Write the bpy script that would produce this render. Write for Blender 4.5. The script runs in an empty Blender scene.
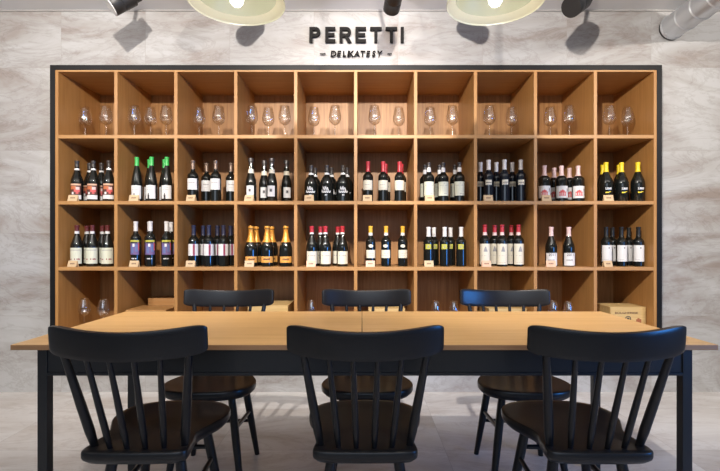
import bpy, bmesh, math, random
from mathutils import Vector, Matrix
random.seed(7)
PI = math.pi
R = math.radians
scene = bpy.context.scene
COL = scene.collection

# ------------------------------------------------------------------ camera
cam_data = bpy.data.cameras.new('camera')
cam = bpy.data.objects.new('camera', cam_data)
COL.objects.link(cam)
cam.location = (0, 0, 1.1)
cam.rotation_euler = (R(90), 0, 0)
cam_data.sensor_width = 36
cam_data.lens = 460 / 720 * 36
cam_data.shift_x = -2 / 720
cam_data.shift_y = 7.5 / 720
cam_data.clip_start = .05
scene.camera = cam

# ------------------------------------------------------------------ world, light, exposure
world = bpy.data.worlds.new('room_light')
scene.world = world
world.use_nodes = True
world.node_tree.nodes['Background'].inputs[0].default_value = (.80, .88, 1, 1)
world.node_tree.nodes['Background'].inputs[1].default_value = .17
scene.view_settings.view_transform = 'Standard'
scene.view_settings.look = 'None'
scene.view_settings.exposure = 0
scene.view_settings.gamma = 1
scene.view_settings.use_curve_mapping = False

def light(name, kind, loc, energy, color, target=None, **kw):
    d = bpy.data.lights.new(name, kind)
    d.energy = energy; d.color = color
    for k, v in kw.items(): setattr(d, k, v)
    o = bpy.data.objects.new(name, d); COL.objects.link(o)
    o.location = loc
    if target is not None:
        o.rotation_euler = (Vector(target) - Vector(loc)).to_track_quat('-Z', 'Y').to_euler()
    return o
WARM = (1, .92, .84)
for lx, tx, e, cone in ((-2.7, -2.7, 150, 90), (-.76, -1.25, 330, 94), (.22, 1.15, 350, 94), (2.8, 2.8, 190, 90)):
    light('ceiling_spot_light', 'SPOT', (lx, .83, 2.64), e, WARM, (tx, 3.4, 1.72),
          spot_size=R(cone), spot_blend=.7, shadow_soft_size=.03)
light('sign_spot_light', 'SPOT', (.185, 2.905, 2.618), 3.4, (1, .90, .90), (.185-.083, 2.905+.57, 2.618-.10),
      spot_size=R(96), spot_blend=.04, shadow_soft_size=.008)
light('ceiling_fill_light', 'AREA', (0, 1.1, 2.79), 43, (1, .95, .90), (0, 1.1, 0), shape='RECTANGLE', size=5.5, size_y=.6)  # broad fill lamp added to light table and floor softly
light('blue_side_light', 'AREA', (3.2, .2, 1.15), 12, (.06, .32, 1), (.2, 2.45, .80), shape='RECTANGLE', size=.9, size_y=.8, spread=R(80))  # added blue lamp, placed for reflections on the chair rails; no window built
light('cool_floor_fill', 'AREA', (-.3, -2.6, 2.0), 11, (.72, .84, 1), (-.1, 1.6, 0), shape='RECTANGLE', size=4.2, size_y=1.2, spread=R(75))  # added cool fill behind the camera, aimed low at the floor

# ------------------------------------------------------------------ materials
MATS = {}
def mat(name, col, rough=.5, metal=0, spec=.5, emit=None, estr=0, coat=0):
    if name in MATS: return MATS[name]
    m = bpy.data.materials.new(name); m.use_nodes = True
    p = m.node_tree.nodes['Principled BSDF']
    p.inputs['Base Color'].default_value = (*col, 1)
    p.inputs['Roughness'].default_value = rough
    p.inputs['Metallic'].default_value = metal
    p.inputs['Specular IOR Level'].default_value = spec
    p.inputs['Coat Weight'].default_value = coat
    if emit:
        p.inputs['Emission Color'].default_value = (*emit, 1)
        p.inputs['Emission Strength'].default_value = estr
    MATS[name] = m
    return m

def nodes_of(m):
    nt = m.node_tree
    def N(t, **kw):
        n = nt.nodes.new(t)
        for k, v in kw.items(): setattr(n, k, v)
        return n
    return nt, N, nt.links.new, nt.nodes['Principled BSDF']

def wood(name, c0, c1, rough=.45, axis=2, scale=1.0, coat=0, contrast=1.0):
    """procedural oak, grain running along the axis"""
    m = mat(name, c0, rough, coat=coat)
    nt, N, L, p = nodes_of(m)
    tc = N('ShaderNodeTexCoord'); mp = N('ShaderNodeMapping')
    s = [26*scale]*3; s[axis] = 1.3*scale
    mp.inputs['Scale'].default_value = s
    L(tc.outputs['Object'], mp.inputs[0])
    n1 = N('ShaderNodeTexNoise'); n1.inputs['Scale'].default_value = 1.6; n1.inputs['Detail'].default_value = 6
    n1.inputs['Distortion'].default_value = .6
    L(mp.outputs[0], n1.inputs[0])
    s2 = [150*scale]*3; s2[axis] = 6*scale
    mp2 = N('ShaderNodeMapping'); mp2.inputs['Scale'].default_value = s2
    L(tc.outputs['Object'], mp2.inputs[0])
    n2 = N('ShaderNodeTexNoise'); n2.inputs['Scale'].default_value = 1; n2.inputs['Detail'].default_value = 2
    L(mp2.outputs[0], n2.inputs[0])
    mx = N('ShaderNodeMix'); mx.inputs[0].default_value = .35
    L(n1.outputs[0], mx.inputs[2]); L(n2.outputs[0], mx.inputs[3])
    r = N('ShaderNodeValToRGB')
    r.color_ramp.elements[0].position = .5 - .18/contrast; r.color_ramp.elements[0].color = (*c1, 1)
    r.color_ramp.elements[1].position = .5 + .14/contrast; r.color_ramp.elements[1].color = (*c0, 1)
    L(mx.outputs[0], r.inputs[0]); L(r.outputs[0], p.inputs['Base Color'])
    b = N('ShaderNodeBump'); b.inputs['Strength'].default_value = .06; b.inputs['Distance'].default_value = .002
    L(n2.outputs[0], b.inputs['Height']); L(b.outputs[0], p.inputs['Normal'])
    return m

def stone(name, ax, pitch, org, ramp, grout, rough, gw=.0025, rot=18, vein=.5, sc=1.0):
    """large veined porcelain tiles; ax = the two coordinate axes of the surface"""
    m = mat(name, ramp[1][1], rough)
    nt, N, L, p = nodes_of(m)
    tc = N('ShaderNodeTexCoord'); sp = N('ShaderNodeSeparateXYZ'); L(tc.outputs['Object'], sp.inputs[0])
    def M(op, a, b=None):
        n = N('ShaderNodeMath', operation=op)
        for i, v in enumerate((a, b)):
            if v is None: continue
            if isinstance(v, (int, float)): n.inputs[i].default_value = v
            else: L(v, n.inputs[i])
        return n.outputs[0]
    uv = []
    for k in range(2):
        uv.append(M('DIVIDE', M('SUBTRACT', sp.outputs[ax[k]], org[k]), pitch[k]))
    fl = [M('FLOOR', u) for u in uv]; fr = [M('FRACT', u) for u in uv]
    cb = N('ShaderNodeCombineXYZ'); L(fl[0], cb.inputs[0]); L(fl[1], cb.inputs[1])
    wn = N('ShaderNodeTexWhiteNoise', noise_dimensions='3D'); L(cb.outputs[0], wn.inputs[0])
    c2 = N('ShaderNodeCombineXYZ'); L(sp.outputs[ax[0]], c2.inputs[0]); L(sp.outputs[ax[1]], c2.inputs[1])
    vs = N('ShaderNodeVectorMath', operation='SCALE'); vs.inputs[3].default_value = 13; L(wn.outputs['Color'], vs.inputs[0])
    va = N('ShaderNodeVectorMath', operation='ADD'); L(c2.outputs[0], va.inputs[0]); L(vs.outputs[0], va.inputs[1])
    mp = N('ShaderNodeMapping'); mp.inputs['Rotation'].default_value = (0, 0, R(rot)); mp.inputs['Scale'].default_value = (.9*sc, 2.5*sc, 1)
    L(va.outputs[0], mp.inputs[0])
    n1 = N('ShaderNodeTexNoise'); n1.inputs['Scale'].default_value = 1.1; n1.inputs['Detail'].default_value = 9
    n1.inputs['Roughness'].default_value = .62; n1.inputs['Distortion'].default_value = 1.3
    L(mp.outputs[0], n1.inputs[0])
    rp = N('ShaderNodeValToRGB'); e = rp.color_ramp.elements
    while len(e) < len(ramp): e.new(.5)
    for i, (pos, c) in enumerate(ramp): e[i].position = pos; e[i].color = (*c, 1)
    L(n1.outputs[0], rp.inputs[0])
    n2 = N('ShaderNodeTexNoise'); n2.inputs['Scale'].default_value = 1.7; n2.inputs['Detail'].default_value = 12
    n2.inputs['Roughness'].default_value = .7; n2.inputs['Distortion'].default_value = 2.2
    L(mp.outputs[0], n2.inputs[0])
    v = M('ABSOLUTE', M('SUBTRACT', n2.outputs[0], .5))
    v = M('MULTIPLY', M('SUBTRACT', 1.0, M('MINIMUM', M('MULTIPLY', v, 28), 1.0)), vein)
    mx = N('ShaderNodeMix', data_type='RGBA', blend_type='MULTIPLY'); L(v, mx.inputs[0]); L(rp.outputs[0], mx.inputs[6])
    mx.inputs[7].default_value = (.72, .68, .66, 1)
    # tile to tile brightness
    tb = N('ShaderNodeMix', data_type='RGBA', blend_type='MULTIPLY'); tb.inputs[0].default_value = .06
    L(mx.outputs[2], tb.inputs[6]); L(wn.outputs['Value'], tb.inputs[7])
    g = [M('LESS_THAN', M('MULTIPLY', fr[k], pitch[k]), gw) for k in range(2)]
    gm = M('MAXIMUM', g[0], g[1])
    m2 = N('ShaderNodeMix', data_type='RGBA'); L(gm, m2.inputs[0]); L(tb.outputs[2], m2.inputs[6]); m2.inputs[7].default_value = (*grout, 1)
    L(m2.outputs[2], p.inputs['Base Color'])
    b = N('ShaderNodeBump'); b.inputs['Strength'].default_value = .12; b.inputs['Distance'].default_value = .004
    L(n1.outputs[0], b.inputs['Height']); L(b.outputs[0], p.inputs['Normal'])
    return m

WALL = stone('veined_wall_tile', (0, 2), (.622, .610), (-2.2215, 2.3916 - 6.1),
             [(.30, (.28, .235, .21)), (.45, (.38, .365, .355)), (.60, (.465, .465, .465))], (.33, .31, .29), .42, rot=16, vein=.55)
FLOOR = stone('veined_floor_tile', (0, 1), (1.22, .61), (-2.0, .0),
              [(.28, (.40, .34, .29)), (.45, (.55, .52, .50)), (.64, (.68, .67, .66))], (.36, .34, .33), .30, rot=-22, vein=.5, sc=.8)
PLASTER = mat('painted_ceiling', (.84, .84, .85), .8)
OAK_V = wood('oak_upright', (.45, .23, .075), (.36, .17, .05), axis=2)
OAK_H = wood('oak_level', (.48, .26, .095), (.39, .19, .062), axis=0)
OAK_B = wood('oak_back_panel', (.44, .23, .085), (.29, .135, .045), axis=2, contrast=1.1)
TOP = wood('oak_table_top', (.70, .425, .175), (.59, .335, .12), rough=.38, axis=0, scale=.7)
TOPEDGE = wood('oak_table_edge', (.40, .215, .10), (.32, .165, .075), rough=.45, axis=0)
CRATE = wood('pale_pine', (.66, .47, .21), (.52, .34, .13), rough=.6, axis=0, scale=.8)
BLACK = mat('black_frame', (.008, .008, .009), .45, spec=.25)
TABLEBLK = mat('black_metal', (.012, .013, .015), .38)
SPOTBLK = mat('black_lamp_metal', (.02, .02, .021), .45)
SPOTEDGE = mat('painted_lit_edge', (.75, .75, .75), .4)  # white stands in for light catching the lamp's front ring
SIGN = mat('black_sign_letter', (.009, .008, .008), .7, spec=.2)
SHADE = mat('cream_enamel', (.86, .86, .66), .35, coat=.3)
SHADEIN = mat('sage_enamel', (.50, .51, .38), .4)
BULB = mat('frosted_bulb', (.9, .9, .9), .3, emit=(1, .97, .98), estr=1.0)
GALV = mat('galvanised_steel', (.60, .62, .65), .36, metal=.72)
GALVD = mat('duct_gap', (.03, .03, .03), .7)
BRASS = mat('lamp_cord', (.03, .03, .03), .5)

def chairpaint():
    m = mat('black_painted_wood', (.008, .008, .0095), .30, spec=.42)
    nt, N, L, p = nodes_of(m)
    tc = N('ShaderNodeTexCoord'); mp = N('ShaderNodeMapping'); mp.inputs['Scale'].default_value = (8, 60, 60)
    L(tc.outputs['Object'], mp.inputs[0])
    n = N('ShaderNodeTexNoise'); n.inputs['Scale'].default_value = 1.5; n.inputs['Detail'].default_value = 4
    L(mp.outputs[0], n.inputs[0])
    b = N('ShaderNodeBump'); b.inputs['Strength'].default_value = .15; b.inputs['Distance'].default_value = .001
    L(n.outputs[0], b.inputs['Height']); L(b.outputs[0], p.inputs['Normal'])
    return m
CHAIR = chairpaint()

def clear_glass():
    m = bpy.data.materials.new('clear_glass'); m.use_nodes = True
    nt = m.node_tree; nt.nodes.remove(nt.nodes['Principled BSDF'])
    out = nt.nodes['Material Output']
    t = nt.nodes.new('ShaderNodeBsdfTransparent'); t.inputs[0].default_value = (.985, .985, .98, 1)
    g = nt.nodes.new('ShaderNodeBsdfGlossy'); g.inputs['Roughness'].default_value = .045
    g.inputs['Color'].default_value = (1, 1, 1, 1)
    lw = nt.nodes.new('ShaderNodeLayerWeight'); lw.inputs[0].default_value = .5
    rm = nt.nodes.new('ShaderNodeMapRange'); rm.inputs[3].default_value = .12; rm.inputs[4].default_value = .75
    pw = nt.nodes.new('ShaderNodeMath'); pw.operation = 'POWER'; pw.inputs[1].default_value = 2.3
    nt.links.new(lw.outputs['Facing'], pw.inputs[0]); nt.links.new(pw.outputs[0], rm.inputs[0])
    mx = nt.nodes.new('ShaderNodeMixShader')
    nt.links.new(rm.outputs[0], mx.inputs[0]); nt.links.new(t.outputs[0], mx.inputs[1]); nt.links.new(g.outputs[0], mx.inputs[2])
    nt.links.new(mx.outputs[0], out.inputs[0])
    return m
GLASS = clear_glass()
def pm(name, c, rough=.55, **k): return mat(name, c, rough, **k)
BOT = pm('dark_bottle_glass', (.008, .009, .008), .07, coat=.3)
BOTB = pm('blue_black_bottle_glass', (.006, .009, .016), .1, coat=.3)
C = dict(
    white=pm('white_paper', (.74, .74, .74)), cream=pm('cream_paper', (.72, .68, .56)), pale=pm('greenish_cream_paper', (.66, .68, .56)),
    grey=pm('grey_ink', (.30, .30, .31)), ink=pm('black_ink', (.03, .03, .035)), silver=pm('silver_print', (.8, .8, .82)),
    red=pm('red_capsule_foil', (.42, .028, .04), .35), dred=pm('dark_red_foil', (.11, .02, .02), .35),
    redink=pm('red_print', (.62, .10, .10)), wine=pm('wine_red_ink', (.28, .03, .05)), brown=pm('brown_print', (.10, .035, .025)),
    orange=pm('orange_print', (.50, .15, .06)), green=pm('green_foil', (.05, .47, .10), .35), yellow=pm('yellow_foil', (.83, .62, .02), .4),
    amber=pm('amber_foil', (.75, .40, .04), .4), gold=pm('gold_foil', (.78, .36, .06), .3, metal=.35), glabel=pm('orange_gold_label', (.72, .36, .09)),
    navy=pm('navy_foil', (.018, .02, .05), .4), purple=pm('purple_print', (.17, .11, .27)), blue=pm('blue_print', (.13, .17, .38)),
    pink=pm('pink_white_foil', (.72, .52, .50), .4), wfoil=pm('white_foil', (.72, .70, .69), .4), smoke=pm('smoky_foil', (.045, .038, .036), .3),
    bronze=pm('bronze_foil', (.25, .18, .14), .25, metal=.5), lime=pm('yellow_label', (.50, .48, .07)), black=pm('black_foil', (.015, .015, .015), .3),
    tag=pm('buff_card', (.60, .43, .25)), peach=pm('pinkish_card', (.70, .44, .30)), mauve=pm('mauve_print', (.30, .10, .22)))

# ------------------------------------------------------------------ helpers
def obj(name, bm, m, parent=None, smooth=False, label=None):
    me = bpy.data.meshes.new(name)
    bmesh.ops.recalc_face_normals(bm, faces=bm.faces)
    bm.to_mesh(me); bm.free()
    for q in (m if isinstance(m, (list, tuple)) else [m]): me.materials.append(q)
    if smooth:
        for f in me.polygons: f.use_smooth = True
        if smooth != 'all':
            me.set_sharp_from_angle(angle=R(38))
    o = bpy.data.objects.new(name, me); COL.objects.link(o)
    if parent: o.parent = parent
    if label: o['label'] = label
    return o
def struct(name, bm, m):
    o = obj(name, bm, m); o['kind'] = 'structure'; return o
def thing(name, label, cat, loc=(0, 0, 0), rz=0, group=None):
    o = bpy.data.objects.new(name, None); COL.objects.link(o); o.empty_display_size = .05
    o.location = loc; o.rotation_euler = (0, 0, rz)
    return tag(o, label, cat, group)
def tag(o, label, cat, group=None):
    o['label'] = label; o['category'] = cat
    if group: o['group'] = group
    return o
def copy_tree(o, parent=None):
    c = o.copy(); COL.objects.link(c)
    if parent: c.parent = parent
    for ch in list(o.children): copy_tree(ch, c)
    return c
def box(bm, x0, x1, y0, y1, z0, z1, bev=0, mi=0):
    vs = [bm.verts.new((x, y, z)) for x in (x0, x1) for y in (y0, y1) for z in (z0, z1)]
    fs = [bm.faces.new([vs[i] for i in q]) for q in ((0, 1, 3, 2), (4, 6, 7, 5), (0, 4, 5, 1), (2, 3, 7, 6), (0, 2, 6, 4), (1, 5, 7, 3))]
    for f in fs: f.material_index = mi
    if bev:
        es = list({e for f in fs for e in f.edges})
        bmesh.ops.bevel(bm, geom=es, offset=bev, segments=2, affect='EDGES', profile=.5)
    return bm
def nb(*a, **k):
    bm = bmesh.new(); return box(bm, *a, **k)
def lathe(bm, prof, n=28, c=(0, 0, 0), mi=0):
    rings = []
    for r, z in prof:
        if r < 1e-5: rings.append([bm.verts.new((c[0], c[1], c[2]+z))])
        else: rings.append([bm.verts.new((c[0]+r*math.cos(2*PI*i/n), c[1]+r*math.sin(2*PI*i/n), c[2]+z)) for i in range(n)])
    for a, b in zip(rings, rings[1:]):
        for i in range(n):
            j = (i+1) % n
            if len(a) == 1 and len(b) == 1: continue
            if len(a) == 1: f = bm.faces.new((a[0], b[i], b[j]))
            elif len(b) == 1: f = bm.faces.new((a[i], a[j], b[0]))
            else: f = bm.faces.new((a[i], a[j], b[j], b[i]))
            f.material_index = mi
    return bm
def tube(bm, p, q, r0, r1=None, n=14, mid=None, prof=None):
    """round bar from p to q; prof = list of (t, radius)"""
    p, q = Vector(p), Vector(q); d = (q-p); L_ = d.length; d.normalize()
    rot = d.to_track_quat('Z', 'Y').to_matrix()
    if prof is None: prof = [(0, r0), (1, r1 if r1 is not None else r0)]
    prof = [(0, prof[0][1]*.001)] + prof + [(1, prof[-1][1]*.001)]
    rings = []
    for t, r in prof:
        rings.append([bm.verts.new(p + rot @ Vector((r*math.cos(2*PI*i/n), r*math.sin(2*PI*i/n), L_*t))) for i in range(n)])
    for a, b in zip(rings, rings[1:]):
        for i in range(n):
            j = (i+1) % n
            bm.faces.new((a[i], a[j], b[j], b[i]))
    bmesh.ops.remove_doubles(bm, verts=rings[0]+rings[-1], dist=1e-4)
    return bm
def text_mesh(body, height, extrude=0, bold=0):
    cu = bpy.data.curves.new('lettering', 'FONT'); cu.body = body; cu.size = 1; cu.extrude = 0
    cu.offset = bold; cu.align_x = 'CENTER'; cu.resolution_u = 3
    o = bpy.data.objects.new('lettering', cu)
    me = bpy.data.meshes.new_from_object(o)
    bpy.data.objects.remove(o)
    xs = [v.co.x for v in me.vertices]; ys = [v.co.y for v in me.vertices]
    bm = bmesh.new(); bm.from_mesh(me); bpy.data.meshes.remove(me)
    s = height / (max(ys)-min(ys)); cx = (max(xs)+min(xs))/2; y0 = min(ys)
    for v in bm.verts: v.co = Vector(((v.co.x-cx)*s, 0, (v.co.y-y0)*s))
    w = (max(xs)-min(xs))*s
    if extrude:
        g = bmesh.ops.extrude_face_region(bm, geom=list(bm.faces))
        for v in g['geom']:
            if isinstance(v, bmesh.types.BMVert): v.co.y += extrude
    return bm, w

# ------------------------------------------------------------------ the setting
WY = 3.395; ZC = 2.816
CX0, CX1, CZ0, CZ1 = -2.259, 2.172, .392, 2.389
bm = nb(-5, 5, -3.2, WY+.8, -.1, 0); struct('floor', bm, FLOOR)
bm = nb(-5, 5, -3.2, WY+.8, ZC, ZC+.1); struct('ceiling', bm, PLASTER)
bm = bmesh.new()
e = .0015
box(bm, -5, CX0-e, WY, WY+.8, 0, ZC); box(bm, CX1+e, 5, WY, WY+.8, 0, ZC)
box(bm, CX0-e, CX1+e, WY, WY+.8, CZ1+e, ZC); box(bm, CX0-e, CX1+e, WY, WY+.8, 0, CZ0-e)
box(bm, CX0-e, CX1+e, WY+.56, WY+.8, CZ0-e, CZ1+e)
struct('wall_back', bm, WALL)
bm = nb(-5, 5, WY-.012, WY, ZC-.008, ZC)
struct('trim_1', bm, mat('shadow_line_bead', (.38, .37, .36), .6))  # bead greyed so its colour carries the shadow line under the ceiling

# ------------------------------------------------------------------ wine cabinet
FY = 3.33; BY = 3.87
cab = thing('wine_cabinet', 'long black-framed oak shelving of forty open cubbies set into the tiled wall', 'shelving', (0, 0, CZ0))
def cobj(name, bm, m, label=None):
    for v in bm.verts: v.co.z -= CZ0
    return obj(name, bm, m, cab, label=label)
t = .036
bm = bmesh.new()
box(bm, CX0, CX0+t, FY, BY+.02, CZ0, CZ1); box(bm, CX1-t, CX1, FY, BY+.02, CZ0, CZ1)
box(bm, CX0+t, CX1-t, FY, BY+.02, CZ1-t, CZ1); box(bm, CX0+t, CX1-t, FY, BY+.02, CZ0, CZ0+.03)
cobj('outer_frame', bm, BLACK, 'black outer frame')
ix0, ix1, iz0, iz1 = CX0+t, CX1-t, CZ0+.03, CZ1-t
SH = [1.871, 1.392, .913]
bm = nb(ix0, ix1, BY, BY+.015, iz0, iz1); cobj('back_panel', bm, OAK_B)
FR = FY+.003
cobj('side_panel', nb(ix0, ix0+.022, FR, BY, iz0, iz1, bev=.001), OAK_V)
cobj('side_panel', nb(ix1-.022, ix1, FR, BY, iz0, iz1, bev=.001), OAK_V)
cobj('top_board', nb(ix0+.022, ix1-.022, FR, BY, iz1-.012, iz1), OAK_H)
cobj('bottom_board', nb(ix0+.022, ix1-.022, FR, BY, iz0, iz0+.0245), OAK_H)
for z in SH: cobj('shelf', nb(ix0+.022, ix1-.022, FR+.001, BY, z-.0125, z+.0125, bev=.001), OAK_H)
DIV = [-1.784 + .4345*k for k in range(9)]
for x in DIV:
    bm = bmesh.new()
    lv = [iz0+.0245] + [v for z in reversed(SH) for v in (z-.0125, z+.0125)] + [iz1-.012]
    for a, b in zip(lv[::2], lv[1::2]): box(bm, x-.0118, x+.0118, FR, BY, a, b, bev=.001)
    cobj('divider', bm, OAK_V)
ZS = {1: SH[0]+.0135, 2: SH[1]+.0135, 3: SH[2]+.0135, 4: iz0+.0255}

def X(px, D): return (px-362)*D/460
def Z(py, D): return 1.1+(243-py)*D/460
ORD = ['first', 'second', 'third', 'fourth', 'fifth', 'sixth', 'seventh', 'eighth', 'ninth', 'tenth']

# ------------------------------------------------------------------ bottles
def prof_bordeaux(H, r):
    n = .0145
    return [(0, .006), (r*.6, .002), (r*.9, 0), (r, .004), (r, H*.60), (r*.985, H*.635), (r*.90, H*.665), (r*.72, H*.695), (n*1.25, H*.735), (n*1.02, H*.78), (n*.95, H*.955), (n*1.1, H*.96), (n*1.1, H*.99), (n*.8, H), (0, H)]
def prof_slope(H, r):   # burgundy, albeisa
    n = .0145
    return [(0, .006), (r*.6, .002), (r*.92, 0), (r, .005), (r, H*.46), (r*.985, H*.50), (r*.92, H*.55), (r*.80, H*.60), (r*.66, H*.655), (r*.53, H*.71), (n*1.2, H*.765), (n*1.02, H*.82), (n*.98, H*.955), (n*1.12, H*.96), (n*1.12, H*.99), (n*.8, H), (0, H)]
def prof_hock(H, r):
    n = .014
    return [(0, .006), (r*.6, .002), (r*.92, 0), (r, .005), (r, H*.40), (r*.96, H*.47), (r*.85, H*.56), (r*.70, H*.65), (r*.55, H*.73), (n*1.15, H*.80), (n, H*.85), (n*.98, H*.96), (n*1.1, H*.965), (n*1.1, H*.99), (n*.8, H), (0, H)]
def prof_sparkling(H, r):
    n = .0165
    return [(0, .010), (r*.5, .004), (r*.9, 0), (r, .006), (r*1.0, H*.38), (r*.985, H*.44), (r*.92, H*.50), (r*.80, H*.565), (r*.64, H*.63), (r*.50, H*.70), (n*1.2, H*.78), (n, H*.85), (n*.95, H*.92), (n*1.25, H*.925), (n*1.25, H*.95), (n*1.1, H*.99), (n*.7, H), (0, H)]
def prof_squat(H, r):
    n = .0155
    return [(0, .006), (r*.6, .002), (r*.92, 0), (r, .005), (r, H*.47), (r*.98, H*.52), (r*.92, H*.57), (r*.80, H*.625), (r*.62, H*.675), (r*.44, H*.71), (n*1.2, H*.76), (n*1.05, H*.80), (n, H*.95), (n*1.1, H*.96), (n*1.1, H*.99), (n*.8, H), (0, H)]
def rad_at(prof, z):
    for (r0, z0), (r1, z1) in zip(prof[3:], prof[4:]):
        if z0 <= z <= z1 and z1 > z0: return r0+(r1-r0)*(z-z0)/(z1-z0)
    return prof[3][0]
def patch(bm, rr, a0, a1, z0, z1, n=None, oval=False):
    """curved paper patch facing -y on a cylinder of radius rr"""
    n = n or max(2, int(abs(a1-a0)/.12))
    top, bot = [], []
    for i in range(n+1):
        t_ = i/n; a = a0+(a1-a0)*t_
        k = 1
        if oval: k = max(.02, math.sqrt(max(0, 1-(2*t_-1)**2)))
        zc, zh = (z0+z1)/2, (z1-z0)/2*k
        x, y = rr*math.sin(a), -rr*math.cos(a)
        top.append(bm.verts.new((x, y, zc+zh))); bot.append(bm.verts.new((x, y, zc-zh)))
    for i in range(n): bm.faces.new((bot[i], bot[i+1], top[i+1], top[i]))
def text_on(parent, body, h, zc, rr, m, maxw=None):
    bm, w = text_mesh(body, h, bold=.01)
    s = min(1, maxw/w) if maxw else 1
    for v in bm.verts:
        a = v.co.x*s/rr
        v.co = Vector((rr*math.sin(a), -rr*math.cos(a), zc-h/2+v.co.z))
    return obj('printed_marking', bm, m, parent)
def bottle(T):
    prof = T['prof'](T['H'], T['R']); dz = T.get('dz', 0)
    root = obj(T.get('name', 'wine_bottle'), lathe(bmesh.new(), prof, 30), T.get('glass', BOT), smooth=True)
    for (z0, z1, m, *nm) in T.get('caps', []):
        z0 += dz; z1 = min(z1+dz, T['H']+.0008)
        pts = []
        k = 8
        for i in range(k+1):
            z = z0+(z1-z0)*i/k; pts.append((rad_at(prof, min(z, T['H']*.985))+.0009, z))
        if z1 >= T['H']*.99: pts.append((0, z1+.0005))
        obj(nm[0] if nm else 'capsule', lathe(bmesh.new(), pts, 24), m, root, smooth=True)
    base = None
    for i, lb in enumerate(T.get('labels', [])):
        kind, a, z0, z1, m, prints = lb
        z0 += dz; z1 += dz
        rr = max(rad_at(prof, z0), rad_at(prof, z1))+.0007
        holder = root
        if m is not None:
            bm = bmesh.new(); patch(bm, rr, -a, a, z0, z1, oval=(kind == 'oval'))
            holder = obj('neck_label' if kind == 'oval' else 'label', bm, m, root, smooth='all')
        bym = {}
        for pr in prints:
            if pr[0] == 'text': text_on(holder, pr[1], pr[2], z0+(z1-z0)*pr[3], rr+.0005, pr[4], maxw=2*a*rr*.9); continue
            u0, u1, v0, v1, pmat = pr
            bym.setdefault(pmat.name, [pmat, []])[1].append((u0, u1, v0, v1))
        for j, (pn, (pmat, rs)) in enumerate(bym.items()):
            bm = bmesh.new()
            for u0, u1, v0, v1 in rs: patch(bm, rr+.0005+.0002*j, u0*a, u1*a, z0+(z1-z0)*v0, z0+(z1-z0)*v1)
            obj('printed_marking', bm, pmat, holder, smooth='all')
    return root
def lines(m, specs):   # rows of short letter-like marks
    out = []
    rnd = random.Random(int(specs[0][0]*100)+len(specs))
    for v, h, u0, u1, n in specs:
        w = (u1-u0)/n
        for i in range(n):
            if rnd.random() < .12: continue
            out.append((u0+i*w+w*.12, u0+i*w+w*.86, v, v+h*rnd.uniform(.7, 1), m))
    return out
def script(m, v, h, u0, u1, n, seed=3):
    rnd = random.Random(seed); out = []
    w = (u1-u0)/n
    for i in range(n):
        tall = rnd.random() < .3 or i == 0
        out.append((u0+i*w, u0+i*w+w*.45, v, v+h*(1 if tall else .6), m))
        out.append((u0+i*w, u0+i*w+w*1.02, v+h*(.0 if i % 2 else .38), v+h*(.22 if i % 2 else .6), m))
    return out
c = C
tri = [(-.32+.04*k+.12, .42-.04*k-.0, .62+.04*k, .665+.04*k, c['grey']) for k in range(6)]
house = [(-.55, .45, .18, .52, c['redink']), (-.35, .25, .52, .62, c['redink']), (-.15, .05, .62, .68, c['redink'])] + \
        [(-.45+.28*k, -.36+.28*k, .22, .44, c['white']) for k in range(4)] + [(.62, .68, .45, .75, c['ink']), (.68, .75, .6, .82, c['ink'])]
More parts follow.
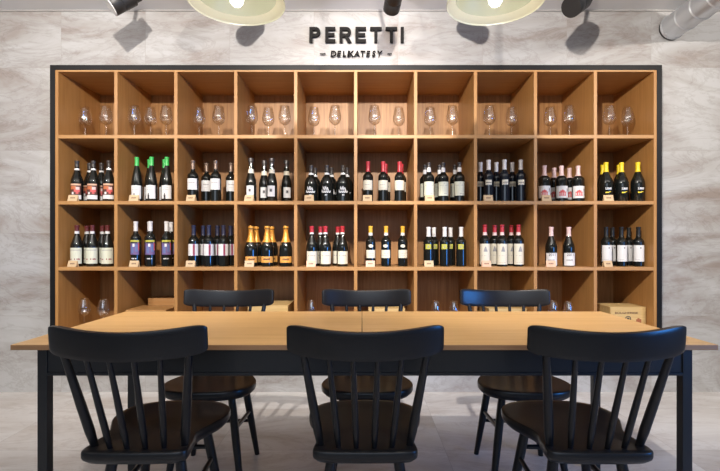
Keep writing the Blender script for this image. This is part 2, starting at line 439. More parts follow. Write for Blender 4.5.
TY = {
 (2, 1): dict(look='dark bottle with a picture label in red and orange', short='picture-labelled', prof=prof_slope, H=.309, R=.043,
    caps=[(.262, .309, c['smoke']), (.238, .252, c['white'], 'neck_band')],
    labels=[('rect', .92, .02, .136, c['brown'], [(-.9, .9, .88, .98, c['peach']), (-.85, .1, .62, .84, c['orange']), (-.2, .75, .45, .62, c['redink']), (.1, .7, .60, .78, c['pink']), (-.6, -.25, .3, .45, c['white']), (.1, .5, .34, .44, c['redink']), (-1, 1, 0, .26, c['white'])])]),
 (2, 2): dict(look='green-capped dark bottle with a white label', short='green-capped', prof=prof_hock, H=.336, R=.039, dz=.01,
    caps=[(.262, .335, c['green'])],
    labels=[('rect', 1.0, .013, .113, c['white'], [(-.45, -.1, 0, .30, c['ink']), (-.35, -.2, .30, .42, c['ink'])] + lines(c['grey'], [(.66, .04, -.6, .5, 9), (.8, .03, -.5, .3, 7)]))]),
 (2, 3): dict(look='red wine bottle with a bronze cap and square white label', short='bronze-capped', prof=prof_bordeaux, H=.31, R=.040, dz=.01,
    caps=[(.235, .30, c['bronze'])],
    labels=[('rect', 1.05, .080, .163, c['white'], lines(c['grey'], [(.58, .10, -.5, .5, 5), (.3, .03, -.3, .3, 7)]))]),
 (2, 4): dict(look='slender dark sparkling bottle with a small upright white label', short='small-white-labelled sparkling', prof=prof_sparkling, H=.328, R=.040, dz=.01,
    caps=[(.27, .32, c['smoke']), (.205, .236, c['cream'], 'neck_band')],
    labels=[('rect', .72, .03, .11, c['white'], [(-.35, .3, .42, .72, c['grey']), (-.2, .15, .48, .66, c['ink'])])]),
 (2, 5): dict(look='squat broad black bottle with white script lettering', short='squat script-lettered', prof=prof_squat, H=.275, R=.050, dz=.01,
    caps=[(.218, .265, c['smoke']), (.194, .208, c['white'], 'neck_band')],
    labels=[('rect', .85, .035, .105, None, script(c['silver'], .62, .36, -.65, .35, 6, 2) + script(c['silver'], .30, .34, -.9, .75, 9, 5) + [(-.3, .1, .02, .1, c['silver'])])]),
 (2, 6): dict(look='red-capped bottle with a cream label', short='red-capped cream-labelled', prof=prof_bordeaux, H=.303, R=.038, dz=.01,
    caps=[(.216, .293, c['red'])],
    labels=[('rect', 1.1, .078, .150, c['cream'], lines(c['grey'], [(.5, .08, -.5, .5, 8), (.25, .05, -.4, .4, 8), (.08, .05, -.9, .9, 14)]))]),
 (2, 7): dict(look='dark bottle with a torn white neck strip and tall pale label', short='pale-labelled strip-necked', prof=prof_bordeaux, H=.295, R=.040, dz=.01,
    caps=[(.25, .285, c['smoke']), (.215, .248, c['wfoil'], 'neck_strip')],
    labels=[('rect', 1.1, .036, .140, c['pale'], lines(c['grey'], [(.86, .06, -.1, .15, 2), (.72, .03, -.7, .7, 10), (.12, .05, .1, .5, 3)]))]),
 (2, 8): dict(look='tall blue-black bottle with a white capsule and tiny cream label', short='tall blue-black', prof=prof_bordeaux, H=.316, R=.037, dz=.01, glass=BOTB,
    caps=[(.232, .306, c['wfoil'])],
    labels=[('rect', .62, .116, .154, c['cream'], [(-.8, .8, .42, .55, c['ink']), (-.7, .7, .1, .2, c['grey'])])]),
 (2, 9): dict(look='bottle with a pinkish cap and a white label showing a red house', short='red-house-labelled', prof=prof_bordeaux, H=.272, R=.044, dz=.01,
    caps=[(.186, .262, c['pink'])],
    labels=[('rect', 1.15, .018, .108, c['white'], house)]),
 (2, 10): dict(look='yellow-capped broad dark bottle with white print', short='yellow-capped', prof=prof_slope, H=.297, R=.048, dz=.01,
    caps=[(.215, .287, c['yellow'])],
    labels=[('rect', .9, .04, .105, None, lines(c['silver'], [(.70, .18, -.3, .7, 8)]) + [(-.3, .7, .62, .68, c['silver'])] + [(-.3, .25, .22, .36, c['yellow']), (.25, .55, .32, .40, c['yellow'])])]),
 (3, 1): dict(look='dark bottle with a white neck ring and large cream label', short='white-ringed cream-labelled', prof=prof_slope, H=.307, R=.043,
    caps=[(.262, .307, c['dred']), (.243, .262, c['white'], 'neck_band')],
    labels=[('rect', 1.1, .020, .138, c['pale'], lines(c['wine'], [(.24, .09, -.85, -.3, 3), (.24, .10, -.1, .7, 5)]) + [(-.8, .8, .84, .87, c['grey'])])]),
 (3, 2): dict(look='tall white-capped bottle with a purple and blue picture label', short='purple-labelled', prof=prof_bordeaux, H=.335, R=.037,
    caps=[(.262, .335, c['wfoil'])],
    labels=[('rect', .95, .087, .195, c['purple'], [(-1, 1, .86, 1, c['lime']), (-.8, .6, .78, .88, c['ink']), (-.7, -.1, .1, .6, c['blue']), (.2, .8, .2, .7, c['blue']), (-.3, .1, .55, .75, c['silver']), (.75, 1, .3, .8, c['redink'])]),
            ('rect', .6, .052, .066, None, lines(c['silver'], [(.1, .7, -.9, .9, 9)]))]),
 (3, 3): dict(look='navy-capped bottle with a white label and purple stripe', short='navy-capped', prof=prof_bordeaux, H=.307, R=.039,
    caps=[(.232, .307, c['navy'])],
    labels=[('rect', 1.1, .080, .166, c['white'], [(.02, .38, 0, 1, c['mauve']), (.10, .30, .1, .9, c['wine'])])]),
 (3, 4): dict(look='champagne-shaped bottle with gold foil and an orange label', short='gold-foiled', prof=prof_sparkling, H=.300, R=.048,
    caps=[(.180, .300, c['gold'], 'foil')],
    labels=[('rect', 1.05, .028, .074, c['glabel'], [(-.85, .85, .12, .2, c['amber'])] + lines(c['brown'], [(.42, .3, -.6, .5, 9)]))]),
 (3, 5): dict(look='bottle with a red cap, white neck ring and cream label', short='red-capped burgundy-shaped', prof=prof_slope, H=.300, R=.042,
    caps=[(.253, .300, c['red']), (.240, .253, c['wfoil'], 'neck_band')],
    labels=[('rect', 1.05, .018, .112, c['cream'], lines(c['grey'], [(.62, .08, -.7, .6, 9), (.2, .08, -.1, .15, 2)]))]),
 (3, 6): dict(look='amber-capped bottle with an oval neck label and cream label', short='amber-capped', prof=prof_bordeaux, H=.300, R=.037,
    caps=[(.250, .300, c['amber']), (.230, .250, c['wfoil'], 'neck_band')],
    labels=[('oval', .5, .140, .163, c['cream'], []), ('rect', 1.05, .062, .122, c['cream'], lines(c['grey'], [(.55, .07, -.5, .5, 8), (.3, .05, -.4, .4, 8)]))]),
 (3, 7): dict(look='black bottle with a white cap and small yellow label', short='yellow-square-labelled', prof=prof_bordeaux, H=.293, R=.038,
    caps=[(.222, .293, c['wfoil'])],
    labels=[('rect', .55, .128, .165, c['lime'], [(-.45, .45, .3, .4, c['grey']), (-.45, .45, .62, .7, c['grey']), (-.1, .1, .35, .7, c['grey'])])]),
 (3, 8): dict(look='red-capped bottle with a tall cream label and grey tree', short='grey-tree-labelled', prof=prof_bordeaux, H=.310, R=.040,
    caps=[(.255, .310, c['red']), (.232, .255, c['pink'], 'neck_strip')],
    labels=[('rect', 1.1, .014, .168, c['cream'], tri + lines(c['grey'], [(.42, .02, -.6, .6, 14), (.08, .02, -.5, .5, 10)]))]),
 (3, 9): dict(look='burgundy-shaped bottle with a pink cap and white 2011 label', short='2011-labelled', prof=prof_slope, H=.293, R=.042,
    caps=[(.225, .293, c['pink'])],
    labels=[('rect', 1.1, .006, .100, c['white'], [('text', '2011', .020, .86, c['ink'])] + lines(c['grey'], [(.38, .12, -.6, .7, 8)]))]),
 (3, 10): dict(look='bottle with a dark cap and plain white label with one dot', short='dark-capped white-labelled', prof=prof_bordeaux, H=.293, R=.038,
    caps=[(.225, .293, c['black']), (.2251, .2935, c['black'])][:1],
    labels=[('rect', 1.1, .036, .157, c['white'], [(.12, .32, .80, .87, c['ink']), (-.7, .1, .12, .13, c['grey'])])]),
}
# pixel centres: front row, back row
POS = {
 (2, 1): ([77, 93, 109.4], [89.5, 101.5]),
 (2, 2): ([136.5, 152, 167], [149.5, 164.5]),
 (2, 3): ([193.3, 215.8], [206.6, 231.0]),
 (2, 4): ([251, 271.7], [264.2, 286.5]),
 (2, 5): ([311, 327, 343], [315, 331.5, 347]),
 (2, 6): ([368, 383.2, 399.6], [385.5, 401.5]),
 (2, 7): ([428.8, 443.3, 459.2], [425, 439.6, 455.0]),
 (2, 8): ([488.8, 504.2, 520.8], [480.4, 496.3, 512.2]),
 (2, 9): ([544, 561.4, 578.5], [554.1, 569.5]),
 (2, 10): ([606, 621.9, 637.3], [602.8, 619.0]),
 (3, 1): ([77, 92, 108], [86.9, 102.3]),
 (3, 2): ([135.4, 150.8, 166.6], [149.5, 171]),
 (3, 3): ([194, 208.8, 223.3], [203.2, 217.5, 230.6]),
 (3, 4): ([251, 267, 286], [256.3, 271.8]),
 (3, 5): ([311.7, 325.5, 342.5], [320.5, 337.8]),
 (3, 6): ([370.6, 386.1, 402.8], []),
 (3, 7): ([428.6, 444.8, 461], [433.9, 450.6]),
 (3, 8): ([485, 501.8, 518.4], [494.7, 511.3]),
 (3, 9): ([550.8, 568.7], []),
 (3, 10): ([606.2, 621.9, 638], [612.5, 628.8]),
}
NPOS = {3: ['left', 'middle', 'right'], 2: ['left', 'right'], 1: ['only']}
SHELFN = {2: 'upper bottle shelf', 3: 'lower bottle shelf'}
for key, T in TY.items():
    row, colm = key
    proto = bottle(T)
    used = False
    fr, bk = POS[key]
    group = '%s bottles in one cubby' % T['short']
    D = 3.445
    mindist = 2*T['R']+.001
    fx = []
    for i, px in enumerate(fr):
        o = proto if not used else copy_tree(proto)
        used = True
        x = X(px, D)
        # keep inside the cubby
        L_ = (ix0+.022 if colm == 1 else DIV[colm-2]+.0118)+T['R']+.001; R_ = (ix1-.022 if colm == 10 else DIV[colm-1]-.0118)-T['R']-.001
        x = min(max(x, L_), R_)
        if fx and x-fx[-1] < mindist: x = fx[-1]+mindist
        fx.append(x)
        o.location = (x, D+.006*((i*7+colm) % 3-1), ZS[row])
        o.rotation_euler = (0, 0, R(random.uniform(-9, 9)) - math.atan2(x, D)*.6)
        tag(o, '%s wine bottle, %s of %s in the front row, %s' % (T['short'], NPOS[len(fr)][i], 'three' if len(fr) == 3 else 'two', SHELFN[row]), 'wine bottle', group)
    for i, px in enumerate(bk):
        Db = D + max(.105, 2*T['R']+.014)
        x = X(px, Db)
        x = min(max(x, L_), R_)
        o = copy_tree(proto)
        o.location = (x, Db, ZS[row])
        o.rotation_euler = (0, 0, R(random.uniform(-14, 14)) - math.atan2(x, D)*.6)
        j = min(range(len(fr)), key=lambda q: abs(fx[q]/D-x/Db))
        side = 'right' if x/Db > fx[j]/D else 'left'
        tag(o, '%s wine bottle in the back row, %s of the %s front one' % (T['short'], side, NPOS[len(fr)][j]), 'wine bottle', group)

# price cards on the shelf edges
def price_card(m):
    bm = bmesh.new()
    w, h, d = .033, .045, .022
    pts = [(-.011, 0), (.006, h), (.0085, h), (.011+.012, 0), (.0215, 0), (.0072, h-.004), (-.0095, 0)]
    vs0 = [bm.verts.new((-w, y, z)) for y, z in pts]; vs1 = [bm.verts.new((w, y, z)) for y, z in pts]
    n = len(pts)
    for i in range(n): bm.faces.new((vs0[i], vs0[(i+1) % n], vs1[(i+1) % n], vs1[i]))
    bm.faces.new(vs0); bm.faces.new(vs1[::-1])
    o = obj('price_card', bm, m)
    bm = bmesh.new()
    def q(x0, x1, t0, t1):
        f = lambda t: (-.011+.017*t-.0008, h*t)
        vs = [bm.verts.new((x, f(t_)[0], f(t_)[1])) for x, t_ in ((x0, t0), (x1, t0), (x1, t1), (x0, t1))]; bm.faces.new(vs)
    for k in range(5): q(-.016+k*.0068, -.0115+k*.0068, .42, .62)
    obj('printed_marking', bm, c['brown'], o)
    return o
pc = price_card(c['tag']); pcp = price_card(c['peach'])
PC = {2: [72.9, 134, 190.8, 249, 309, 367.4, 429.6, 488.3, 546.5, 608.6], 3: [72.5, 134, 190.5, 249.3, 311, 370.3, 429, 486.5, 551, 608]}
first = {0: True, 1: True}
for row in (2, 3):
    for k, px in enumerate(PC[row]):
        pk = int(row == 3 and k in (4, 5, 7, 8))
        src = pcp if pk else pc
        o = src if first[pk] else copy_tree(src)
        first[pk] = False
        o.location = (X(px, 3.352), 3.352, ZS[row]); o.rotation_euler = (0, 0, R(random.uniform(-8, 8)))
        tag(o, 'small %s price card standing before the %s bottles' % ('pinkish' if pk else 'buff', TY[(row, k+1)]['short']), 'price card', 'price cards on the bottle shelves')

# ------------------------------------------------------------------ wine glasses
def wine_glass():
    root = thing('wine_glass', 'x', 'wine glass')
    H = .25
    prof = [(.0355, .104), (.0, .104)]
    bowl = [(.003, .106), (.018, .110), (.034, .122), (.044, .142), (.0465, .160), (.0445, .182), (.040, .205), (.0345, .230), (.0305, H)]
    inner = [(r-.0012, z+.0005) for r, z in reversed(bowl)]
    inner[0] = (bowl[-1][0]-.0012, H)
    obj('bowl', lathe(bmesh.new(), bowl+inner[:-1]+[(0, .1085)], 32), GLASS, root, smooth='all')
    obj('stem', lathe(bmesh.new(), [(.010, .0045), (.005, .012), (.0042, .04), (.0042, .09), (.006, .102), (.003, .106)], 16), GLASS, root, smooth='all')
    obj('foot', lathe(bmesh.new(), [(0, 0), (.036, 0), (.037, .0015), (.030, .0030), (.010, .0047), (0, .0047)], 28), GLASS, root, smooth='all')
    return root
gl = wine_glass(); gused = False
G1 = {1: [85.2, 106], 2: [134.3, 150.5, 166.2], 3: [199.2, 218.7], 4: [252, 268.4, 284.6], 5: [314, 335], 6: [374.5, 398.8], 7: [430.2, 452.4], 8: [489.4, 511.8], 9: [550.2, 569.4], 10: [609.4, 627.5]}
G4 = {1: [84.2, 103.5], 5: [311.5], 7: [435.8, 453.8], 9: [553, 568.4]}
NP = {1: ['single'], 2: ['left', 'right'], 3: ['left', 'middle', 'right']}
for dct, row in ((G1, 1), (G4, 4)):
    for k, ps in dct.items():
        for i, px in enumerate(ps):
            D = 3.47 + (.04 if (i+k) % 2 else 0)
            o = gl if not gused else copy_tree(gl)
            gused = True
            x = X(px, D)
            L_ = (ix0+.022 if k == 1 else DIV[k-2]+.0118)+.048; R_ = (ix1-.022 if k == 10 else DIV[k-1]-.0118)-.048
            o.location = (min(max(x, L_), R_), D, ZS[row])
            if row == 4: o.scale = (.92, .92, .92) if k == 1 else (.86, .86, .86)
            tag(o, 'clear stemmed wine glass, %s in the %s cubby from the left of the %s shelf' % (NP[len(ps)][i], ORD[k-1], 'top' if row == 1 else 'lowest'), 'wine glass',
                'wine glasses on the top shelf' if row == 1 else 'wine glasses on the lowest shelf')

# ------------------------------------------------------------------ crates in the bottom cubbies
def crate(label, x, y, w, d, h, rz=0, lid=True, z=None, open_=0, printed=False, m=CRATE):
    root = thing('wooden_crate', label, 'crate', (x, y, ZS[4] if z is None else z), R(rz), 'wooden crates in the bottom cubbies')
    t_ = .011; hb = h-.012
    obj('front_panel', nb(-w/2, w/2, -d/2, -d/2+t_, 0, hb, bev=.001), m, root)
    obj('rear_panel', nb(-w/2, w/2, d/2-t_, d/2, 0, hb, bev=.001), m, root)
    obj('side_panel', nb(-w/2, -w/2+t_, -d/2+t_, d/2-t_, 0, hb, bev=.001), m, root)
    obj('side_panel', nb(w/2-t_, w/2, -d/2+t_, d/2-t_, 0, hb, bev=.001), m, root)
    obj('bottom_panel', nb(-w/2+t_, w/2-t_, -d/2+t_, d/2-t_, 0, t_), m, root)
    if lid:
        l = obj('lid', nb(-w/2-.002, w/2+.002, -d-.0, .003, 0, .011, bev=.001), m, root)
        l.location = (0, d/2, hb+.0003); l.rotation_euler = (-R(open_), 0, 0)
    if printed:
        bm, w_ = text_mesh('BOLGHERESE', .014, extrude=.0008, bold=.012)
        s = .17/w_
        for v in bm.verts: v.co = Vector((v.co.x*s-.012, -d/2-.0009+v.co.y, hb-.040+v.co.z))
        obj('lettering', bm, c['brown'], root)
        bm = bmesh.new()
        def ring(cx, cz, r0, r1, n=24):
            a = [bm.verts.new((cx+r0*math.cos(2*PI*i/n), -d/2-.0008, cz+r0*math.sin(2*PI*i/n))) for i in range(n)]
            b = [bm.verts.new((cx+r1*math.cos(2*PI*i/n), -d/2-.0008, cz+r1*math.sin(2*PI*i/n))) for i in range(n)]
            for i in range(n): bm.faces.new((a[i], a[(i+1) % n], b[(i+1) % n], b[i]))
        ring(0, hb-.078, .022, .016); ring(0, hb-.078, .010, .0005)
        obj('emblem', bm, c['ink'], root)
        bm = bmesh.new()
        box(bm, .060, .098, -d/2-.0008, -d/2, hb-.110, hb-.080); box(bm, .070, .085, -d/2-.0008, -d/2, hb-.08, hb-.072)
        obj('stamp', bm, mat('rust_ink', (.35, .12, .05), .6), root)
    return root
crate('printed pale wine crate with dark lettering and round emblem, in the far right bottom cubby', 1.978, 3.53, .262, .22, .178, rz=0, printed=True)
crate('plain pale crate with closed lid in the bottom cubby right of the rear left chair', X(271, 3.55), 3.58, .30, .30, .188)
crate('plain pale crate behind the spindles of the rear middle chair', X(386, 3.55), 3.57, .27, .28, .164)
crate('plain pale crate behind the spindles of the rear right chair', X(503, 3.55), 3.57, .28, .28, .164)
crate('low oak-toned crate lying on the bottom cubby floor, second from the left', -1.585, 3.50, .29, .26, .163, m=OAK_H)
crate('shallow oak-toned crate set behind the low one, second bottom cubby from left', -1.545, 3.745, .30, .20, .215, m=OAK_H)

# ------------------------------------------------------------------ wall sign
sg = thing('wall_sign', 'black raised letters PERETTI DELIKATESY on the tiled wall above the shelving', 'sign', (0, WY, 2.55))
SD = WY-.034
LH = 15.2*SD/460
def P(px, py): return (X(px, SD), Z(py, SD)-2.55)
def letter(ch, cx, w):
    z0 = Z(42.0, SD)-2.55; h = LH; s = .0225
    bm = bmesh.new(); x0 = X(cx, SD)-w/2; x1 = x0+w; ya, yb = -.034, -.014
    if ch in 'PER':
        box(bm, x0, x0+s, ya, yb, z0, z0+h)
    if ch == 'E':
        for zz in (z0, z0+h/2-s/2, z0+h-s): box(bm, x0+s, x1-(0 if zz != z0+h/2-s/2 else w*.08), ya, yb, zz, zz+s)
    if ch == 'T':
        box(bm, x0, x1, ya, yb, z0+h-s, z0+h); cxm = (x0+x1)/2; box(bm, cxm-s/2, cxm+s/2, ya, yb, z0, z0+h-s)
    if ch == 'I':
        box(bm, x0, x0+s, ya, yb, z0, z0+h)
    if ch in 'PR':
        b0 = z0+h*.36; cz = (b0+z0+h)/2; ro = (z0+h-b0)/2; xm = x1-ro
        box(bm, x0+s, xm, ya, yb, z0+h-s, z0+h); box(bm, x0+s, xm, ya, yb, b0, b0+s)
        n = 12
        for i in range(n):
            a0, a1 = -PI/2+PI*i/n, -PI/2+PI*(i+1)/n
            q = [(xm+r*math.cos(a), cz+r*math.sin(a)) for r, a in ((ro-s, a0), (ro, a0), (ro, a1), (ro-s, a1))]
            v0 = [bm.verts.new((x, ya, z)) for x, z in q]; v1 = [bm.verts.new((x, yb, z)) for x, z in q]
            bm.faces.new(v0); bm.faces.new(v1[::-1])
            for k in range(4): bm.faces.new((v0[k], v0[(k+1) % 4], v1[(k+1) % 4], v1[k]))
        if ch == 'R':
            xa = x0+w*.42
            q = [(xa, b0+.002), (xa+s*1.2, b0+.002), (x1+.004, z0), (x1+.004-s*1.25, z0)]
            v0 = [bm.verts.new((x, ya, z)) for x, z in q]; v1 = [bm.verts.new((x, yb, z)) for x, z in q]
            bm.faces.new(v0); bm.faces.new(v1[::-1])
            for k in range(4): bm.faces.new((v0[k], v0[(k+1) % 4], v1[(k+1) % 4], v1[k]))
    # standoff pin to the wall
    xm = x0+s/2 if ch != 'T' else (x0+x1)/2
    box(bm, xm-.003, xm+.003, yb, 0, z0+h*.5, z0+h*.5+.006)
    obj('letter', bm, SIGN, sg)
for ch, cx, w in (('P', 314.8, .080), ('E', 330.3, .074), ('R', 345.3, .084), ('E', 360.8, .078), ('T', 376.0, .085), ('T', 391.5, .085), ('I', 402.4, .0225)):
    letter(ch, cx, w)
px = 333.5
for ch in 'DELIKATESY':
    bm, w_ = text_mesh(ch, .043, extrude=.012, bold=.02)
    if ch == 'I': pass
    for v in bm.verts: v.co += Vector((X(px, SD)+(v.co.z-.02)*.12, -.030, Z(56.2, SD)-2.55))
    box(bm, X(px, SD)-.002, X(px, SD)+.002, -.019, 0, Z(54, SD)-2.55, Z(53.4, SD)-2.55)
    obj('letter', bm, SIGN, sg)
    px += 3.4 if ch in 'LI' else 5.6
for x0, x1 in ((319.8, 325.5), (387.5, 392)):
    bm = nb(X(x0, SD), X(x1, SD), -.030, -.018, Z(53.8, SD)-2.55, Z(53.0, SD)-2.55)
    xm = (X(x0, SD)+X(x1, SD))/2; box(bm, xm-.002, xm+.002, -.018, 0, Z(53.6, SD)-2.55, Z(53.2, SD)-2.55)
    obj('dash', bm, SIGN, sg)

# ------------------------------------------------------------------ ceiling spotlights
def spotlight(label, hx, hy, hz, direction, stemx=0, r=.066, ln=.15, edge=False):
    root = thing('ceiling_spotlight', label, 'spotlight', (hx, hy, ZC), 0, 'black spotlights along the back wall')
    d = Vector(direction).normalized()
    cpos = Vector((0, 0, hz-ZC))
    p, q = cpos-d*ln*.5, cpos+d*ln*.5
    bm = bmesh.new(); tube(bm, p, q, r, n=28, prof=[(0, r*.92), (.03, r), (.55, r), (.57, r*.96), (.60, r), (.97, r), (1, r*.97)])
    obj('lamp_head', bm, SPOTBLK, root, smooth=True)
    bm = bmesh.new()
    for k in range(4): tube(bm, p-d*(.006+.010*k), p-d*(.001+.010*k), r*.82, n=24)
    obj('cooling_fins', bm, SPOTBLK, root, smooth=True)
    bm = bmesh.new(); tube(bm, q+d*.0, q+d*.006, r*.99, n=28)
    obj('front_ring', bm, SPOTEDGE if edge else SPOTBLK, root, smooth=True)
    top = Vector((stemx, 0, -.03))
    obj('stem', tube(bmesh.new(), cpos+(top-cpos)*.12, top, .011), SPOTBLK, root, smooth=True)
    obj('ceiling_box', nb(stemx-.05, stemx+.05, -.03, .03, -.035, 0, bev=.004), SPOTBLK, root)
    return root
spotlight('black spotlight near the ceiling, leftmost, above the left end of the shelving', X(121, 2.9), 2.9, Z(0, 2.9), (-.72, -.30, -.60), .03, edge=True)
spotlight('black spotlight mostly hidden behind the left pendant lamp', -.81, 2.9, 2.655, (-.25, -.75, -.25), -.03, r=.06, ln=.18)
spotlight('black spotlight over the end of the wall sign lettering', X(393.5, 2.8), 2.8, Z(-1, 2.8), (-.10, .9, -.30), -.04, r=.052, ln=.15)
spotlight('black spotlight mostly hidden behind the right pendant lamp', .704, 2.9, 2.655, (.3, -.75, -.2), .03, r=.055, ln=.16)
spotlight('black ribbed spotlight, rightmost, between the right pendant and the steel duct', X(577, 2.9), 2.9, Z(3, 2.9), (-.66, -.40, -.55), .03, r=.064, ln=.14)

# ------------------------------------------------------------------ steel duct
dc = thing('ventilation_duct', 'round galvanised steel duct running out from the wall at the top right', 'duct', (2.272, WY, 2.680))
def yl(prof, n=40):
    bm = lathe(bmesh.new(), prof, n)
    for v in bm.verts: v.co = Vector((v.co.x, -v.co.z, v.co.y))
    return bm
r = .086
pr = [(r, .02)]
y = .02
while y < 2.4:
    pr += [(r, y+.005), (r+.0055, y+.009), (r+.0055, y+.014), (r, y+.021)]; y += .145
pr += [(r, 2.5), (r-.003, 2.5), (r-.003, .02), (r, .02)]
obj('duct_pipe', yl(pr), GALV, dc, smooth=True)
obj('wall_collar', yl([(r-.004, 0), (r-.004, .022), (r-.012, .022), (r-.012, 0)]), GALVD, dc, smooth=True, label='dark gap ring at the wall')
bm = bmesh.new()
for a in range(8): tube(bm, (r*math.cos(a*PI/4), -.05, r*math.sin(a*PI/4)), ((r+.006)*math.cos(a*PI/4), -.05, (r+.006)*math.sin(a*PI/4)), .005, n=8)
obj('rivets', bm, GALV, dc)
obj('hanger_strap', nb(-.008, .008, -1.3, -1.28, r, ZC-2.675), GALV, dc)

# ------------------------------------------------------------------ pendant lamps
def pendant(label, x, y, z, sc=1):
    root = thing('pendant_lamp', label, 'pendant lamp', (x, y, z), 0, 'cream dome pendant lamps')
    root.scale = (sc, sc, sc)
    out = [(.207, 0), (.209, .004), (.200, .045), (.178, .095), (.140, .145), (.09, .18), (.045, .20), (.03, .23), (.03, .26), (0, .26)]
    obj('lamp_shade', lathe(bmesh.new(), [(.2055, .0005), (.204, .006), (.168, .027), (.168, .030), (.178, .080), (.138, .141), (.088, .176), (.03, .196), (0, .197)][::-1]+out[0:], 56), SHADE, root, smooth=True)
    obj('reflector', lathe(bmesh.new(), [(.167, .0265), (.163, .050), (.148, .085), (.122, .120), (.085, .145), (.035, .160), (.026, .160), (.026, .155)], 56), SHADEIN, root, smooth=True, label='sage green inner reflector')
    obj('bulb', lathe(bmesh.new(), [(0, -.014), (.018, -.009), (.029, .004), (.032, .018), (.029, .036), (.022, .056), (.016, .075), (.016, .10), (0, .10)], 28), BULB, root, smooth='all')
    obj('bulb_socket', lathe(bmesh.new(), [(0, .095), (.022, .095), (.024, .16), (0, .16)], 20), BRASS, root, smooth=True)
    obj('cord', tube(bmesh.new(), (0, 0, .26), (0, 0, (ZC-z)/sc-.02), .004), BRASS, root)
    obj('ceiling_cup', lathe(bmesh.new(), [(0, (ZC-z)/sc-.03), (.05, (ZC-z)/sc-.03), (.055, (ZC-z)/sc), (0, (ZC-z)/sc)], 24), BRASS, root, smooth=True)
    light('pendant_bulb_light', 'POINT', (x, y, z-.02), 1.5, (1, .93, .84), shadow_soft_size=.035)
    return root
pendant('cream dome pendant lamp hanging over the left half of the table', -.543, 1.993, 2.138)
pendant('cream dome pendant lamp hanging over the right half of the table', .578, 1.993, 2.138)

# ------------------------------------------------------------------ table
TY0, TY1 = 1.564, 2.33
tb = thing('dining_table', 'long oak-topped dining table on a black frame between two rows of chairs', 'table', (0, 1.947, 0))
def tobj(name, bm, m, **k):
    for v in bm.verts: v.co.y -= 1.947
    return obj(name, bm, m, tb, **k)
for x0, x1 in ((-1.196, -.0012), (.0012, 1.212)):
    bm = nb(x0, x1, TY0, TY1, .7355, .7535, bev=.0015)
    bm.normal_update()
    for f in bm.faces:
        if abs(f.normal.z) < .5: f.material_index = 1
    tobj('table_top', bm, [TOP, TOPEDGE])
AX0, AX1, AY0, AY1 = -1.13, 1.15, 1.60, 2.25
ZA = .735
LW = .034
for nm_, b in (('apron', (AX0+LW, AX1-LW, AY0+.004, AY0+.022, .648, ZA)), ('apron', (AX0+LW, AX1-LW, AY1-.022, AY1-.004, .648, ZA)),
          ('apron', (AX0+.004, AX0+.022, AY0+LW, AY1-LW, .648, ZA)), ('apron', (AX1-.022, AX1-.004, AY0+LW, AY1-LW, .648, ZA))):
    tobj(nm_, nb(*b, bev=.001), TABLEBLK)
for b in ((AX0+LW, AX1-LW, AY0+.0, AY0+.03, .638, .648), (AX0+LW, AX1-LW, AY1-.03, AY1, .638, .648)):
    tobj('rail', nb(*b, bev=.001), TABLEBLK)
for x in (AX0, AX1-LW):
    for y in (AY0, AY1-LW): tobj('leg', nb(x, x+LW, y, y+LW, 0, ZA, bev=.002), TABLEBLK)

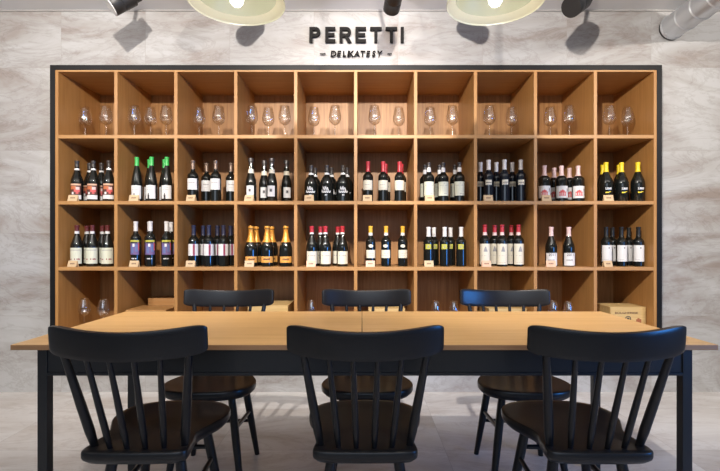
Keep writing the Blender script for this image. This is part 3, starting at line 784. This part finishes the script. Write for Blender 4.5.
# ------------------------------------------------------------------ chairs
def catmull(pts, n=6):
    out = []
    for i in range(len(pts)-1):
        p0 = pts[max(i-1, 0)]; p1 = pts[i]; p2 = pts[i+1]; p3 = pts[min(i+2, len(pts)-1)]
        for k in range(n):
            t_ = k/n
            out.append(tuple(.5*((2*p1[j])+(-p0[j]+p2[j])*t_+(2*p0[j]-5*p1[j]+4*p2[j]-p3[j])*t_**2+(-p0[j]+3*p1[j]-3*p2[j]+p3[j])*t_**3) for j in range(2)))
    out.append(pts[-1])
    return out
def make_chair():
    root = thing('spindle_chair', 'x', 'chair')
    # seat: (half width, y)
    half = [(0, -.232), (.08, -.231), (.140, -.226), (.161, -.214), (.165, -.195), (.162, -.165), (.158, -.125), (.152, -.09), (.160, -.05), (.182, 0), (.202, .05), (.210, .10), (.206, .14), (.190, .18), (.158, .215), (.105, .240), (.05, .249), (0, .251)]
    h = catmull(half, 5)
    loop = h + [(-x, y) for x, y in reversed(h[1:-1])]
    bm = bmesh.new()
    cy = .02
    rings = []
    def ring(s, z, dip=0):
        rings.append([bm.verts.new((x*s, cy+(y-cy)*s, z)) for x, y in loop])
    ring(.80, .412); ring(.93, .414); ring(.99, .428); ring(1.0, .436); ring(1.0, .448); ring(.992, .4535); ring(.975, .456)
    ring(.90, .4555); ring(.75, .4525); ring(.5, .450); ring(.25, .449)
    n = len(loop)
    for a, b in zip(rings, rings[1:]):
        for i in range(n): bm.faces.new((a[i], a[(i+1) % n], b[(i+1) % n], b[i]))
    bm.faces.new(rings[0][::-1]); bm.faces.new(rings[-1])
    obj('seat', bm, CHAIR, root, smooth=True)
    # top rail (curved crest)
    bm = bmesh.new()
    N = 44; M = 16
    rings = []
    for i in range(N+1):
        s = -math.cos(PI*i/N) if True else 0
        s = math.copysign(abs(s)**.8, s)
        x = s*.238
        yc = -.298+.058*s*s
        ztop = .840+.019*s*s; zbot = .751+.012*s*s
        k = max(.03, (1-abs(s)**11)**.5)
        zm = (ztop+zbot)/2; hh = (ztop-zbot)/2*(.62+.38*k) if abs(s) < .999 else (ztop-zbot)/2*.62
        th = .0125*(.3+.7*k)
        tang = Vector((1, 2*.058*s/.238, 0)).normalized(); nrm = Vector((-tang.y, tang.x, 0))
        rg = []
        for j in range(M):
            a = 2*PI*j/M
            ca, sa = math.cos(a), math.sin(a)
            cx_ = math.copysign(abs(ca)**.22, ca)*th; cz_ = math.copysign(abs(sa)**.45, sa)*hh
            v = Vector((x, yc, zm+cz_)) + nrm*(cx_) + Vector((0, -.10*cz_, 0))
            rg.append(bm.verts.new(v))
        rings.append(rg)
    for a, b in zip(rings, rings[1:]):
        for j in range(M): bm.faces.new((a[j], a[(j+1) % M], b[(j+1) % M], b[j]))
    bm.faces.new(rings[0]); bm.faces.new(rings[-1][::-1])
    obj('top_rail', bm, CHAIR, root, smooth=True)
    # spindles
    for bx, tx, rr, by in ((-.142, -.188, .0135, -.168), (-.084, -.110, .0095, -.186), (-.028, -.037, .0095, -.192), (.028, .037, .0095, -.192), (.084, .110, .0095, -.186), (.142, .188, .0135, -.168)):
        ty = -.298+.058*(tx/.238)**2
        obj('spindle', tube(bmesh.new(), (bx, by, .448), (tx, ty+.004, .775), rr, prof=[(0, rr*.85), (.18, rr*1.12), (.45, rr*1.08), (1, rr*.78)]), CHAIR, root, smooth=True)
    legs = {}
    for sx in (-1, 1):
        for nm_, ty, by in (('f', .135, .20), ('r', -.115, -.17)):
            tp, bt = Vector((sx*.105, ty, .428)), Vector((sx*.165, by, 0))
            legs[sx, nm_] = (tp, bt)
            obj('leg', tube(bmesh.new(), bt, tp, .0135, prof=[(0, .0125), (.45, .0175), (.75, .0185), (1, .016)]), CHAIR, root, smooth=True)
    def at(k, z):
        tp, bt = legs[k]; return bt+(tp-bt)*(z/tp.z)
    for sx in (-1, 1):
        obj('stretcher', tube(bmesh.new(), at((sx, 'r'), .235), at((sx, 'f'), .262), .009, prof=[(0, .008), (.5, .0105), (1, .008)]), CHAIR, root, smooth=True)
    obj('stretcher', tube(bmesh.new(), at((-1, 'r'), .185), at((1, 'r'), .185), .009, prof=[(0, .008), (.5, .0105), (1, .008)]), CHAIR, root, smooth=True)
    obj('stretcher', tube(bmesh.new(), at((-1, 'f'), .305), at((1, 'f'), .305), .009, prof=[(0, .008), (.5, .0105), (1, .008)]), CHAIR, root, smooth=True)
    return root
chair = make_chair()
CH = [(-.713, 1.640, 1, 'nearest row, left'), (.010, 1.645, 0, 'm'), (.744, 1.640, -.5, 'r'), (-.705, 2.222, 182, 'rl'), (.024, 2.222, 180, 'rm'), (.752, 2.222, 177, 'rr')]
LB = ['black spindle-back chair nearest the camera on the left, back turned to the viewer',
      'black spindle-back chair nearest the camera in the middle, back turned to the viewer',
      'black spindle-back chair nearest the camera on the right, back turned to the viewer',
      'black spindle-back chair on the far side of the table, left one, facing the viewer',
      'black spindle-back chair on the far side of the table, middle one, facing the viewer',
      'black spindle-back chair on the far side of the table, right one, facing the viewer']
for i, (x, y, rz, _) in enumerate(CH):
    o = chair if i == 0 else copy_tree(chair)
    o.location = (x, y, 0); o.rotation_euler = (0, 0, R(rz))
    tag(o, LB[i], 'chair', 'black spindle chairs around the table')
